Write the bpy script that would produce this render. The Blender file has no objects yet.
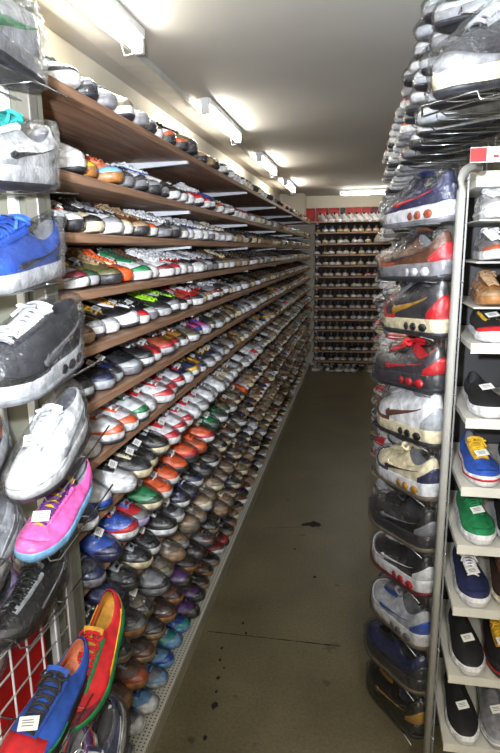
import bpy, math, random
from mathutils import Vector, Matrix
import numpy as np
random.seed(7)
C = bpy.context.scene.collection
SC = bpy.context.scene

# ------------------------------------------------------------------ camera
F, ROLL, H = 574.0, 0.014, 1.65
def cam_axes():
    u, v = 108.0, 126.5
    c, s = math.cos(ROLL), math.sin(ROLL)
    n = Vector((u*c+v*s, -u*s+v*c, F)).normalized()
    yaw = math.asin(n[0]); p = math.atan2(n[1], n[2])
    fw = Vector((-math.sin(yaw)*math.cos(p), math.cos(yaw)*math.cos(p), -math.sin(p)))
    r = Vector((math.cos(yaw), math.sin(yaw), 0)); up = r.cross(fw)
    return r*c-up*s, up*c+r*s, fw
RR, UU, FW = cam_axes()
EYE = Vector((0, 0, H))
def at(px, py, Y):
    d = RR*((px-250)/F)+UU*((376.5-py)/F)+FW
    return EYE+d*(Y/d.y)
def proj(P):
    d = Vector(P)-EYE; w = d.dot(FW)
    return (250+F*d.dot(RR)/w, 376.5-F*d.dot(UU)/w)
cd = bpy.data.cameras.new('camera'); cam = bpy.data.objects.new('camera', cd); C.objects.link(cam)
cam.matrix_world = Matrix.Translation(EYE) @ Matrix((RR, UU, -FW)).transposed().to_4x4()
cd.sensor_fit = 'VERTICAL'; cd.sensor_height = 24.0; cd.lens = F*24.0/753; cd.clip_start = .02
SC.camera = cam

# ------------------------------------------------------------------ materials
MATS = {}
def lin(c):
    return tuple((x/12.92 if x <= .04045 else ((x+.055)/1.055)**2.4) for x in c)
def newmat(name):
    m = bpy.data.materials.new(name); m.use_nodes = True
    nt = m.node_tree
    return m, nt, nt.nodes['Principled BSDF'], nt.nodes['Material Output']
def node(nt, t, **k):
    n = nt.nodes.new(t)
    for a, b in k.items():
        if a in n.inputs: n.inputs[a].default_value = b
        else: setattr(n, a, b)
    return n
def noise_col(nt, coord, scale, c1, c2, lo=.35, hi=.65, detail=4, vec=None):
    n = node(nt, 'ShaderNodeTexNoise', Scale=scale, Detail=detail)
    if vec is not None: nt.links.new(vec, n.inputs['Vector'])
    r = node(nt, 'ShaderNodeValToRGB')
    r.color_ramp.elements[0].position = lo; r.color_ramp.elements[1].position = hi
    r.color_ramp.elements[0].color = (*lin(c1), 1); r.color_ramp.elements[1].color = (*lin(c2), 1)
    nt.links.new(n.outputs['Fac'], r.inputs['Fac'])
    return n, r
PAL = dict(white=(.86,.86,.87), cream=(.84,.79,.66), black=(.07,.07,.08), charcoal=(.17,.17,.19), grey=(.48,.48,.50),
    silver=(.66,.67,.69), navy=(.10,.13,.29), blue=(.13,.30,.66), lightblue=(.42,.62,.78), teal=(.10,.55,.52), green=(.07,.47,.27),
    darkgreen=(.12,.25,.17), olive=(.33,.32,.19), lime=(.62,.85,.15), yellow=(.86,.68,.15), mustard=(.74,.53,.18), orange=(.86,.34,.12),
    salmon=(.82,.50,.36), red=(.74,.08,.12), maroon=(.42,.08,.14), pink=(.86,.36,.66), purple=(.33,.16,.44), brown=(.36,.21,.13),
    darkbrown=(.20,.13,.10), tan=(.58,.47,.35), gum=(.62,.42,.22), rust=(.64,.28,.15), taupe=(.44,.39,.33), lilac=(.70,.62,.80), gold=(.66,.50,.20))
def smat(col, kind='wrap'):
    """shoe material: wrap = seen through tight film, plain = bare, sole = rubber, lace = cotton"""
    key = (col, kind)
    if key in MATS: return MATS[key]
    m, nt, b, out = newmat(f'{kind}_{col}')
    c = PAL[col]
    tc = node(nt, 'ShaderNodeTexCoord')
    d = tuple(x*.80 for x in c); l = tuple(min(1, x*1.08+.01) for x in c)
    n, r = noise_col(nt, tc, 55, d, l, .3, .7, 5, tc.outputs['Object'])
    nt.links.new(r.outputs['Color'], b.inputs['Base Color'])
    b.inputs['Roughness'].default_value = {'wrap': .45, 'plain': .75, 'sole': .5, 'lace': .85}[kind]
    fine = node(nt, 'ShaderNodeTexNoise', Scale=420.0, Detail=2.0); nt.links.new(tc.outputs['Object'], fine.inputs['Vector'])
    bp = node(nt, 'ShaderNodeBump', Strength=.25, Distance=.001)
    nt.links.new(fine.outputs['Fac'], bp.inputs['Height']); nt.links.new(bp.outputs['Normal'], b.inputs['Normal'])
    if kind in ('wrap',):
        b.inputs['Coat Weight'].default_value = 1.0; b.inputs['Coat Roughness'].default_value = .07
        w = node(nt, 'ShaderNodeTexNoise', Scale=38.0, Detail=3.0, Distortion=1.6); nt.links.new(tc.outputs['Object'], w.inputs['Vector'])
        b2 = node(nt, 'ShaderNodeBump', Strength=1.0, Distance=.010)
        nt.links.new(w.outputs['Fac'], b2.inputs['Height']); nt.links.new(b2.outputs['Normal'], b.inputs['Coat Normal'])
    MATS[key] = m; return m
def flat(name, col, rough=.5, metal=0.0, spec=None, c2=None, scale=8):
    if name in MATS: return MATS[name]
    m, nt, b, out = newmat(name)
    tc = node(nt, 'ShaderNodeTexCoord')
    c2 = c2 or tuple(x*.9 for x in col)
    n, r = noise_col(nt, tc, scale, c2, col, .3, .7, 4, tc.outputs['Object'])
    nt.links.new(r.outputs['Color'], b.inputs['Base Color'])
    b.inputs['Roughness'].default_value = rough; b.inputs['Metallic'].default_value = metal
    MATS[name] = m; return m
def wood():
    if 'wood' in MATS: return MATS['wood']
    m, nt, b, out = newmat('walnut_laminate')
    tc = node(nt, 'ShaderNodeTexCoord'); mp = node(nt, 'ShaderNodeMapping'); mp.inputs['Scale'].default_value = (14, .9, 30)
    nt.links.new(tc.outputs['Object'], mp.inputs['Vector'])
    n, r = noise_col(nt, tc, 3.0, (.42,.31,.245), (.68,.53,.42), .3, .72, 8, mp.outputs['Vector'])
    n.inputs['Distortion'].default_value = 1.2
    nt.links.new(r.outputs['Color'], b.inputs['Base Color']); b.inputs['Roughness'].default_value = .5
    MATS['wood'] = m; return m
def film():
    """clear crinkled plastic bag"""
    if 'film' in MATS: return MATS['film']
    m, nt, b, out = newmat('clear_plastic')
    nt.nodes.remove(b)
    tc = node(nt, 'ShaderNodeTexCoord')
    w = node(nt, 'ShaderNodeTexNoise', Scale=26.0, Detail=4.0, Distortion=2.0); nt.links.new(tc.outputs['Object'], w.inputs['Vector'])
    bp = node(nt, 'ShaderNodeBump', Strength=.9, Distance=.012); nt.links.new(w.outputs['Fac'], bp.inputs['Height'])
    g = node(nt, 'ShaderNodeBsdfGlossy', Roughness=.16); g.inputs['Color'].default_value = (.95,.97,1,1)
    t = node(nt, 'ShaderNodeBsdfTransparent'); t.inputs['Color'].default_value = (.95,.96,.97,1)
    lw = node(nt, 'ShaderNodeFresnel', IOR=1.45)
    nt.links.new(bp.outputs['Normal'], g.inputs['Normal']); nt.links.new(bp.outputs['Normal'], lw.inputs['Normal'])
    mu = node(nt, 'ShaderNodeMath', operation='MULTIPLY_ADD'); mu.inputs[1].default_value = .55; mu.inputs[2].default_value = .015; mu.use_clamp = True
    nt.links.new(lw.outputs[0], mu.inputs[0])
    mx = node(nt, 'ShaderNodeMixShader')
    nt.links.new(mu.outputs[0], mx.inputs[0]); nt.links.new(t.outputs[0], mx.inputs[1]); nt.links.new(g.outputs[0], mx.inputs[2])
    nt.links.new(mx.outputs[0], out.inputs['Surface'])
    MATS['film'] = m; return m
def emit(name, col, s):
    m, nt, b, out = newmat(name)
    b.inputs['Base Color'].default_value = (.9,.9,.9,1)
    b.inputs['Emission Color'].default_value = (*col, 1); b.inputs['Emission Strength'].default_value = s
    return m

# ------------------------------------------------------------------ mesh helpers
class MB:
    def __init__(s): s.v = []; s.f = []
    def quad_grid(s, rows, close=False):
        b = len(s.v); n = len(rows[0])
        for r in rows: s.v.extend(tuple(p) for p in r)
        for i in range(len(rows)-1):
            for j in range(n if close else n-1):
                k = (j+1) % n
                s.f.append((b+i*n+j, b+i*n+k, b+(i+1)*n+k, b+(i+1)*n+j))
        return b
    def box(s, x0, y0, z0, x1, y1, z1):
        b = len(s.v)
        for z in (z0, z1):
            for x, y in ((x0,y0),(x1,y0),(x1,y1),(x0,y1)): s.v.append((x,y,z))
        for f in ((0,3,2,1),(4,5,6,7),(0,1,5,4),(1,2,6,5),(2,3,7,6),(3,0,4,7)): s.f.append(tuple(b+i for i in f))
    def obox(s, M, x0, y0, z0, x1, y1, z1):
        b = len(s.v); s.box(x0,y0,z0,x1,y1,z1)
        for i in range(b, len(s.v)): s.v[i] = tuple(M @ Vector(s.v[i]))
    def tube(s, pts, r, n=6, caps=True, closed=False):
        pts = [Vector(p) for p in pts]; rows = []
        N = len(pts)
        for i, p in enumerate(pts):
            if closed: t = pts[(i+1) % N]-pts[i-1]
            else: t = pts[min(i+1, N-1)]-pts[max(i-1, 0)]
            t.normalize(); a = Vector((0,0,1)) if abs(t.z) < .9 else Vector((1,0,0))
            x = t.cross(a).normalized(); y = t.cross(x)
            rr = r[i] if isinstance(r, (list, tuple)) else r
            rows.append([p+x*rr*math.cos(2*math.pi*k/n)+y*rr*math.sin(2*math.pi*k/n) for k in range(n)])
        if closed: rows.append(rows[0])
        b = s.quad_grid(rows, True)
        if caps and not closed:
            s.f.append(tuple(b+k for k in range(n))[::-1]); s.f.append(tuple(b+(N-1)*n+k for k in range(n)))
    def mesh(s, name, mats, smooth=False, bevel=0):
        me = bpy.data.meshes.new(name); me.from_pydata(s.v, [], s.f)
        for m in (mats if isinstance(mats, (list, tuple)) else [mats]): me.materials.append(m)
        if smooth:
            me.polygons.foreach_set('use_smooth', [True]*len(me.polygons))
        me.update(); return me
def link(name, me, parent=None, loc=None):
    o = bpy.data.objects.new(name, me); C.objects.link(o)
    if parent: o.parent = parent
    if loc: o.location = loc
    return o
def tag(o, label, cat, group=None, kind=None):
    if label: o['label'] = label
    if cat: o['category'] = cat
    if group: o['group'] = group
    if kind: o['kind'] = kind
    return o
def empty(name, loc=(0,0,0)):
    o = bpy.data.objects.new(name, None); C.objects.link(o); o.location = loc; o.empty_display_size = .05
    return o
def bev(o, w, seg=2):
    m = o.modifiers.new('bevel', 'BEVEL'); m.width = w; m.segments = seg; m.limit_method = 'ANGLE'
    return o

# ------------------------------------------------------------------ the shoe
def pl(x, xs, ys):
    return float(np.interp(x, xs, ys))
class Shoe:
    """x from heel (0) to toe (L); y across; z up.  phi = 0 at the toe, pi at the heel; t = 0 at the sole, 1 at the collar."""
    def __init__(s, style='runner', L=.275):
        s.L = L; s.style = style
        s.st = {'runner': (.036, .026, .012), 'court': (.027, .024, .008), 'canvas': (.024, .024, .003), 'slip': (.024, .024, .003), 'mid': (.034, .028, .010)}[style]
        s.ht = {'runner': 0, 'court': -.004, 'canvas': -.014, 'slip': -.018, 'mid': .022}[style]
    def soletop(s, q): a, b, sp = s.st; return a+(b-a)*q
    def spring(s, q): return s.st[2]*(max(0, q-.70)/.30)**2 if q > .7 else (.004*max(0, (.08-q)/.08) if s.style == 'runner' else 0)
    def hw(s, q): return pl(q, [0,.12,.4,.55,.72,.86,1], [.033,.036,.035,.042,.0495,.047,.040])
    def P0(s, ph, off=0):
        q = .5+.5*math.cos(ph); si = math.sin(ph)
        y = (s.hw(q)+off)*math.copysign(abs(si)**(.62 if q > .5 else .7), si)
        x = q*s.L+off*math.cos(ph)
        y += .006*math.sin(q*math.pi)*(1 if q < 2 else 0)
        return Vector((x, y, s.soletop(q)+s.spring(q)))
    def Cc(s, ph):
        c, si = math.cos(ph), math.sin(ph)
        fr = .192 if s.style != 'slip' else .18
        x = s.L*(.228+fr*c) ; y = .0235*math.copysign(abs(si)**.8, si)+.003
        z = .066+.022*c*c+(.006 if c < 0 else .004)*abs(c)
        if s.style == 'mid': z = .076+.012*c*c
        if c < 0: x += .006*c
        return Vector((x, y, z+s.ht))
    def S(s, ph, t, off=0):
        p0 = s.P0(ph); c = s.Cc(ph); k = max(0, math.cos(ph)); hl = max(0, -math.cos(ph))
        toeh = {'runner': .030, 'court': .022, 'canvas': .026, 'slip': .025, 'mid': .032}[s.style]
        p1 = p0+Vector((.004*k-.004*hl, .004*math.sin(ph), toeh))
        p2 = c+Vector((.26*s.L*k**1.3+.002-.008*hl, .012*math.sin(ph)*(1+.8*k), -.022-.010*k))
        p2.z = max(p2.z, .052*k)
        u = 1-t
        P = p0*u**3+p1*3*u*u*t+p2*3*u*t*t+c*t**3
        if off:
            e = 1e-3
            a = s.S(ph+e, t)-s.S(ph-e, t); b = s.S(ph, min(1, t+e))-s.S(ph, max(0, t-e))
            n = a.cross(b)
            if n.length > 0: P = P+n.normalized()*off
        return P
    def ring(s, t, n): return [s.S(2*math.pi*j/n, t) for j in range(n)]
    def upper(s, n=36, m=9):
        b = MB(); rows = [s.ring(i/m, n) for i in range(m+1)]
        lip = [p+Vector((-.004*math.cos(2*math.pi*j/n), -.004*math.sin(2*math.pi*j/n), .0015)) for j, p in enumerate(rows[-1])]
        rows.append(lip); b.quad_grid(rows, True); return b
    def lining(s, n=36):
        b = MB(); top = s.ring(1, n); rows = []
        for k, (sc, zz) in enumerate(((.86, 0), (.90, -.012), (.98, -.03), (1.0, None))):
            cx = Vector((s.L*.235, .003, 0)); row = []
            for p in top:
                q = cx+(Vector((p.x, p.y, 0))-cx)*sc
                q.z = p.z+zz+.001 if zz is not None else .040
                row.append(q)
            rows.append(row)
        i0 = b.quad_grid(rows, True); base = i0+3*n
        b.f.append(tuple(base+j for j in range(n))); return b
    def sole(s, n=44):
        b = MB(); rows = []
        for h, off in ((0, -.004), (.12, .001), (.55, .0045), (.9, .0035), (1.0, .0015), (1.0, -.004)):
            r = []
            for j in range(n):
                ph = 2*math.pi*j/n; p = s.P0(ph, off); q = p.x/s.L; q = min(1, max(0, q))
                sp = s.spring(q); tp = s.soletop(q)+.002
                if s.style in ('canvas', 'slip') and q > .8: tp += .006*(q-.8)/.2
                r.append(Vector((p.x, p.y, sp+tp*h)))
            rows.append(r)
        k = b.quad_grid(rows, True)
        b.f.append(tuple(k+j for j in range(n))[::-1]); b.f.append(tuple(k+5*n+j for j in range(n)))
        return b
    def patch(s, phs, t0, t1, off=.0014, m=4):
        """strip following the upper between t0(phi) and t1(phi), with a closed edge"""
        b = MB(); rows = []
        for ph in phs:
            a, c = t0(ph), t1(ph)
            ts = [a+(c-a)*i/m for i in range(m+1)]
            r = [s.S(ph, ts[0], -.001)]+[s.S(ph, t, off) for t in ts]+[s.S(ph, ts[-1], -.001)]
            rows.append(r)
        b.quad_grid(rows); return b
    def toecap(s):
        N = 17; a = 1.02 if s.style in ('canvas',) else .95
        return s.patch([-a+2*a*i/(N-1) for i in range(N)], lambda p: 0.0, lambda p: .33-.18*abs(p/a)**2, m=5)
    def mudguard(s):
        N = 25; a = 1.45
        return s.patch([-a+2*a*i/(N-1) for i in range(N)], lambda p: 0.0, lambda p: .20+.06*math.cos(p*3)-.06*abs(p/a), off=.0022, m=3)
    def heelcap(s):
        N = 11
        return s.patch([math.pi-.75+1.5*i/(N-1) for i in range(N)], lambda p: 0.0, lambda p: .62-.45*((p-math.pi)/.75)**2, m=4)
    def vamp_panel(s):
        N = 17
        return s.patch([-.82+1.64*i/(N-1) for i in range(N)], lambda p: 0.0, lambda p: .56-.20*abs(p/.82)**2, .0012, 7)
    def swoosh(s, fat=1.0):
        """curved tick: pointed tail swept to the heel, hooked fat belly towards the toe"""
        b = MB()
        N = 17
        for sg in (1, -1):
            rows = []
            for i in range(N):
                u = i/(N-1)                          # 0 at heel tail, 1 at the hook in front
                ph = 2.25-1.15*u if u < .8 else 2.25-1.15*.8-.10*(u-.8)/.2
                base = .62-.50*u**.9
                if u < .8: w = .04+.24*fat*(u/.8)**1.2; lo = base-w*.5; hi = base+w*.5
                else: k = (u-.8)/.2; lo = base-.085*fat*(1-k)+.14*k; hi = base+.09*fat+.16*k
                m = 3; ts = [lo+(hi-lo)*q/m for q in range(m+1)]
                pts = [s.S(sg*ph, ts[0], -.001*sg)]+[s.S(sg*ph, t, .0022) for t in ts]+[s.S(sg*ph, ts[-1], -.001)]
                rows.append(pts)
            if sg < 0: rows = rows[::-1]
            b.quad_grid(rows)
        return b
    def stripes(s):
        b = MB()
        for sg in (1, -1):
            for k in range(3):
                rows = []
                for i in range(7):
                    t = .05+.72*i/6; ph = 1.25+.17*k+.22*t
                    rows.append([s.S(sg*(ph+d), t, o) for d, o in ((-.05, -.001), (-.045, .002), (.045, .002), (.05, -.001))])
                b.quad_grid(rows)
        return b
    def top_at(s, x):
        best = None
        for i in range(41):
            p = s.S(0, i/40)
            if best is None or abs(p.x-x) < best[0]: best = (abs(p.x-x), p.z)
        return best[1]
    def throat(s): return (.405*s.L, {'court': .79, 'runner': .74, 'mid': .73}.get(s.style, .72)*s.L)
    def vamp(s, x, y, off=0):
        """point on the lacing area"""
        z = s.top_at(x)-(y-.003)**2*14*(1+0) + off
        return Vector((x, y, z))
    def tongue(s):
        a, e = s.throat(); b = MB(); rows = []
        for i in range(9):
            u = i/8; x = e+(a-.045*s.L-e)*u
            wd = .015+.008*u
            zt = None
            row = []
            for j in range(5):
                y = .003+wd*(j/2-1)
                if x < a: z = s.top_at(a)+(a-x)*1.1-(y-.003)**2*10+.001
                else: z = s.vamp(x, y, .0022).z
                row.append(Vector((x, y, z)))
            rows.append(row)
        b.quad_grid(rows)
        return b
    def eyestay(s):
        a, e = s.throat(); b = MB()
        for sg in (-1, 1):
            rows = []
            for i in range(9):
                x = e+(a-e)*i/8; y0 = .003+sg*(.009+.004*i/8); y1 = .003+sg*(.020+.006*i/8)
                row = [s.vamp(x, y0+(y1-y0)*k/3, o) for k, o in ((0, -.001), (0, .0035), (1, .0038), (2, .0036), (3, .003), (3, -.002))]
                rows.append(row)
            b.quad_grid(rows)
        # bridge over the front of the throat
        return b
    def laces(s, bars=8, r=.0031, n=5):
        a, e = s.throat(); b = MB()
        for k in range(bars):
            x = e-.004-(e-a-.006)*k/(bars-1); w = .016+.005*k/(bars-1)
            x2 = x-(e-a)/(bars-1)*.55
            for (xa, xb) in ((x, x),) if k == 0 else ((x, x2), (x2, x)):
                pts = []
                for i in range(6):
                    u = i/5; xx = xa+(xb-xa)*u; y = .003-w+2*w*u
                    pts.append(s.vamp(xx, y, .005+.0025*math.sin(u*math.pi)))
                b.tube(pts, r, n)
        # bow
        x0 = a+.002; z0 = s.top_at(a)+.008
        for sg in (-1, 1):
            pts = [Vector((x0+.018*math.sin(q)*.7, .003+sg*(.004+.022*math.sin(q/2)), z0+.004*math.sin(q)-.006*q/6.28)) for q in [i*6.28/9 for i in range(10)]]
            b.tube(pts, r*.9, n)
            b.tube([(x0, .003+sg*.003, z0), (x0+.01, .003+sg*.016, z0-.001), (x0+.026, .003+sg*.024, z0-.012)], r*.9, n)
        return b
    def midline(s):
        """thin rand line around the sole"""
        b = MB(); rows = []
        n = 44
        for j in range(n):
            ph = 2*math.pi*j/n; r = []
            for h, off in ((.52, .003), (.55, .0056), (.72, .0052), (.75, .003)):
                p = s.P0(ph, off); q = min(1, max(0, p.x/s.L)); tp = s.soletop(q)+.002
                if s.style in ('canvas', 'slip') and q > .8: tp += .006*(q-.8)/.2
                r.append(Vector((p.x, p.y, s.spring(q)+tp*h)))
            rows.append(r)
        rows.append(rows[0]); b.quad_grid(rows); return b
    def outsole(s):
        b = MB(); rows = []; n = 44
        for h, off in ((-.001, -.006), (-.001, .002), (.004, .0052), (.008, .0054), (.009, .002)):
            r = []
            for j in range(n):
                p = s.P0(2*math.pi*j/n, off); q = min(1, max(0, p.x/s.L)); r.append(Vector((p.x, p.y, s.spring(q)+h)))
            rows.append(r)
        k = b.quad_grid(rows, True); b.f.append(tuple(k+j for j in range(n))[::-1]); return b
    def windows(s):
        """air windows set in the side of a thick heel"""
        b = MB()
        for sg in (1, -1):
            for a0, a1 in ((2.45, 2.18), (2.12, 1.92), (1.87, 1.74)):
                rows = []
                for i in range(6):
                    ph = sg*(a0+(a1-a0)*i/5); r = []
                    e = math.sqrt(max(0, 1-(i/2.5-1)**2))*.25
                    for h, off in ((.42-e, .0035), (.42-e, .0062), (.42+e, .0062), (.42+e, .0035)):
                        p = s.P0(ph, off); q = min(1, max(0, p.x/s.L)); r.append(Vector((p.x, p.y, s.soletop(q)*h+.004)))
                    rows.append(r)
                b.quad_grid(rows if sg > 0 else rows[::-1])
        return b
    def card(s, w=.036, d=.024, ang=.3):
        a, e = s.throat(); x = e-.012
        z = s.top_at(x)+.012
        M = Matrix.Translation((x, .003, z)) @ Matrix.Rotation(.42, 4, 'Y') @ Matrix.Rotation(ang, 4, 'Z')
        b = MB(); b.obox(M, -d/2, -w/2, 0, d/2, w/2, .0008); return b, M
    def wrap(s, seed=0, slack=.010, n=26, bag=True):
        rnd = random.Random(seed); b = MB(); rows = []
        for i in range(11):
            t = i/10; r = []
            for j in range(n):
                ph = 2*math.pi*j/n
                if i == 0: p = s.P0(ph, -.002); p.z = -.002+s.spring(min(1, max(0, p.x/s.L)))
                elif i == 1: p = s.P0(ph, slack); p.z = .004+s.spring(min(1, max(0, p.x/s.L)))
                else:
                    u = (i-2)/8; p = s.S(ph, min(.98, u*.98)); c = s.Cc(ph)
                    d = Vector((math.cos(ph), math.sin(ph), 0))
                    p = p+d*slack*(1-u*.3)+Vector((0, 0, .003+.012*u))
                p = p+Vector((rnd.uniform(-1,1), rnd.uniform(-1,1), rnd.uniform(-1,1)))*(.0034 if i > 1 else .0005)
                r.append(p)
            rows.append(r)
        k = b.quad_grid(rows, True)
        b.v.append((s.L*.235, .003, .098+max(s.ht, -.01))); a = len(b.v)-1
        for j in range(n): b.f.append((k+10*n+j, k+10*n+(j+1) % n, a))
        b.f.append(tuple(k+j for j in range(n))[::-1])
        return b

MESHES = {}
def part_mesh(style, part, build, smooth=True):
    k = (style, part)
    if k not in MESHES:
        me = build().mesh(f'{part}_{style}', smat('white'), smooth)
        MESHES[k] = me
    return MESHES[k]
SH = {k: Shoe(k) for k in ('runner', 'court', 'canvas', 'slip', 'mid')}
def part(parent, style, name, build, mat, label=None, sub=None):
    o = link(name, part_mesh(style, name, build), parent)
    o.material_slots[0].link = 'OBJECT'; o.material_slots[0].material = mat
    if label: o['label'] = label
    return o
def make_shoe(style, spec, name='sneaker', wrap='wrap', bag=False, tagc=False, bagseed=0, slack=False):
    """spec: upper, toe, stripe, sole, lace, extra(dict)"""
    up, toe, stp, sol, lac = spec[:5]; ex = spec[5] if len(spec) > 5 else {}
    s = SH[style]; r = empty(name); r['style'] = style
    part(r, style, 'upper', s.upper, smat(up, wrap))
    part(r, style, 'lining', s.lining, smat(ex.get('lining', 'charcoal' if up in ('black','charcoal','navy') else 'grey'), 'plain'))
    part(r, style, 'sole', s.sole, smat(sol, 'sole' if wrap == 'plain' else wrap))
    if ex.get('outsole') or style in ('runner', 'mid'):
        part(r, style, 'outsole', s.outsole, smat(ex.get('outsole', 'charcoal' if sol != 'black' else 'black'), 'sole'))
    if style == 'runner' or style == 'mid':
        part(r, style, 'mudguard', s.mudguard, smat(toe, wrap))
    elif style != 'slip' and not ex.get('vamp'): part(r, style, 'toe_cap', s.toecap, smat(toe, wrap))
    if ex.get('vamp'):
        part(r, style, 'vamp_panel', s.vamp_panel, smat(ex['vamp'], wrap), cn(ex['vamp'])+' vamp')
    if ex.get('trim'):
        part(r, style, 'trim_band', s.mudguard, smat(ex['trim'], wrap), cn(ex['trim'])+' trim band')
    if style in ('canvas', 'slip'):
        part(r, style, 'foxing_stripe', s.midline, smat(ex.get('line', 'white'), 'sole'))
    if ex.get('air'):
        part(r, style, 'air_window', s.windows, smat(ex['air'], wrap))
    if style != 'slip':
        part(r, style, 'tongue', s.tongue, smat(ex.get('tongue', up), wrap))
        part(r, style, 'eyestay', s.eyestay, smat(ex.get('stay', stp), wrap))
        part(r, style, 'laces', s.laces, smat(lac, 'lace'))
    if style not in ('slip', 'canvas'):
        if ex.get('mark') == 'stripes': part(r, style, 'side_stripes', s.stripes, smat(stp, wrap))
        elif ex.get('mark') != 'none': part(r, style, 'side_tick', s.swoosh, smat(stp, wrap))
        part(r, style, 'heel_counter', s.heelcap, smat(ex.get('heel', stp), wrap))
    if tagc:
        k = (style, 'price_tag')
        if k not in MESHES: MESHES[k] = s.card()[0].mesh('price_tag', flat('tag_card', (.9,.9,.88), .6), False)
        t = link('price_tag', MESHES[k], r); t['label'] = 'white price tag'
        k = (style, 'tag_print')
        if k not in MESHES:
            _, M = s.card(); b = MB()
            for xx in (-.006, -.002, .003): b.obox(M, xx, -.012, .0008, xx+.0016, .010-.3*abs(xx), .0011)
            MESHES[k] = b.mesh('tag_print', flat('tag_ink', (.35,.37,.45), .7), False)
        link('tag_print', MESHES[k], t)
    if bag:
        k = (style, 'plastic_wrap%d%s' % (bagseed % 3, slack))
        if k not in MESHES: MESHES[k] = s.wrap(bagseed, .0045 if slack else .010).mesh('plastic_wrap', film(), True)
        o = link('plastic_wrap', MESHES[k], r); o['label'] = 'clear plastic bag'
    return r
def kids(o): return list(o.children)
def copy_tree(o, parent=None):
    c = o.copy(); C.objects.link(c)
    if parent: c.parent = parent
    for ch in kids(o): copy_tree(ch, c)
    return c
def place(o, loc, yaw, pitch=0, roll=0, scale=1.0):
    """toe direction = yaw from +X; pitch > 0 lifts the toe"""
    o.matrix_world = Matrix.Translation(loc) @ Matrix.Rotation(yaw, 4, 'Z') @ Matrix.Rotation(-pitch, 4, 'Y') @ Matrix.Rotation(roll, 4, 'X') @ Matrix.Scale(scale, 4)

ORD = 'first second third fourth fifth sixth seventh eighth ninth tenth eleventh twelfth thirteenth fourteenth fifteenth sixteenth seventeenth eighteenth nineteenth twentieth'.split()
ORD += ['twenty-'+x for x in ORD[:9]]
NICE = dict(lightblue='light-blue', darkgreen='dark-green', darkbrown='dark-brown', gum='gum-brown')
def cn(c): return NICE.get(c, c)

#SECTION_ROOM
# ------------------------------------------------------------------ room
XL, XW, XR, YB, CEIL = -.63, -1.04, .25, 8.35, 2.39
def struct(name, b, m, smooth=False):
    o = link(name, b.mesh(name, m, smooth)); o['kind'] = 'structure'; return o
def floor_mat():
    m, nt, b, out = newmat('worn_vinyl')
    tc = node(nt, 'ShaderNodeTexCoord'); v = tc.outputs['Object']
    n, r = noise_col(nt, tc, 3.0, (.39,.36,.27), (.49,.455,.35), .3, .7, 8, v)
    n2, r2 = noise_col(nt, tc, 90, (.80,.80,.80), (1,1,1), .3, .65, 3, v)
    mx = node(nt, 'ShaderNodeMix', data_type='RGBA', blend_type='MULTIPLY'); mx.inputs[0].default_value = .8
    nt.links.new(r.outputs[0], mx.inputs[6]); nt.links.new(r2.outputs[0], mx.inputs[7])
    # scattered scuffs
    n3, r3 = noise_col(nt, tc, 9, (.35,.3,.25), (1,1,1), .27, .33, 6, v)
    mx2 = node(nt, 'ShaderNodeMix', data_type='RGBA', blend_type='MULTIPLY'); mx2.inputs[0].default_value = .55
    nt.links.new(mx.outputs[2], mx2.inputs[6]); nt.links.new(r3.outputs[0], mx2.inputs[7])
    nt.links.new(mx2.outputs[2], b.inputs['Base Color'])
    rr = node(nt, 'ShaderNodeMapRange'); rr.inputs[3].default_value = .28; rr.inputs[4].default_value = .5
    nt.links.new(n.outputs['Fac'], rr.inputs[0]); nt.links.new(rr.outputs[0], b.inputs['Roughness'])
    bp = node(nt, 'ShaderNodeBump', Strength=.2, Distance=.002); nt.links.new(n2.outputs['Fac'], bp.inputs['Height'])
    nt.links.new(bp.outputs[0], b.inputs['Normal'])
    return m
b = MB(); b.box(-1.1, -1.6, -.05, 1.6, YB+.1, 0); struct('floor', b, floor_mat())
wallm = flat('wall_paint', (.80,.78,.72), .7, c2=(.76,.73,.66), scale=2)
ceilm = flat('ceiling_paint', (.76,.75,.72), .75, c2=(.71,.70,.67), scale=1.5)
b = MB(); b.box(-1.1, -1.6, CEIL, 1.6, YB+.1, CEIL+.05); struct('ceiling', b, ceilm)
b = MB(); b.box(XW-.06, -1.6, 0, XW, YB+.1, CEIL); struct('wall_left', b, wallm)
b = MB(); b.box(XW, YB, 0, 1.6, YB+.06, CEIL); struct('wall_back', b, wallm)
b = MB(); b.box(1.5, -1.6, 0, 1.56, YB, CEIL); struct('wall_right', b, wallm)
b = MB(); b.box(XW, -1.66, 0, 1.5, -1.6, CEIL); struct('wall_behind', b, wallm)
b = MB(); b.box(XW, YB-.45, 2.12, -.72, YB, CEIL); struct('trim_1', b, wallm)
# ceiling trunking board the lamps hang beside
b = MB(); b.box(-.93, .2, CEIL-.022, -.83, YB, CEIL); b.box(-.835, .2, CEIL-.03, -.825, YB, CEIL)
struct('trim_2', b, flat('trunking', (.80,.79,.76), .5))
# floor seams and a torn patch
dark = flat('seam_dirt', (.10,.085,.06), .8)
b = MB()
P, Q = at(214, 632, 1), at(335, 646, 1)
def floorpt(px, py, z=.0006):
    d = RR*((px-250)/F)+UU*((376.5-py)/F)+FW; k = (z-H)/d.z; return EYE+d*k
def seam(pts, w, name='floor_seam', lab='thin dark seam between vinyl sheets across the near floor'):
    b = MB(); L_ = []; R_ = []
    pts = [Vector((p.x, p.y, .0006)) for p in pts]
    for i, p in enumerate(pts):
        t = (pts[min(i+1, len(pts)-1)]-pts[max(i-1, 0)]).normalized(); nrm = Vector((-t.y, t.x, 0))
        ww = w*(.5+random.random()*.9)
        L_.append(p+nrm*ww/2); R_.append(p-nrm*ww/2)
    b.quad_grid([R_, L_]); o = struct(name, b, dark); return o
seam([floorpt(x, 632+(x-214)*.112) for x in range(208, 342, 6)], .006, 'floor_seam_line')
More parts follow.
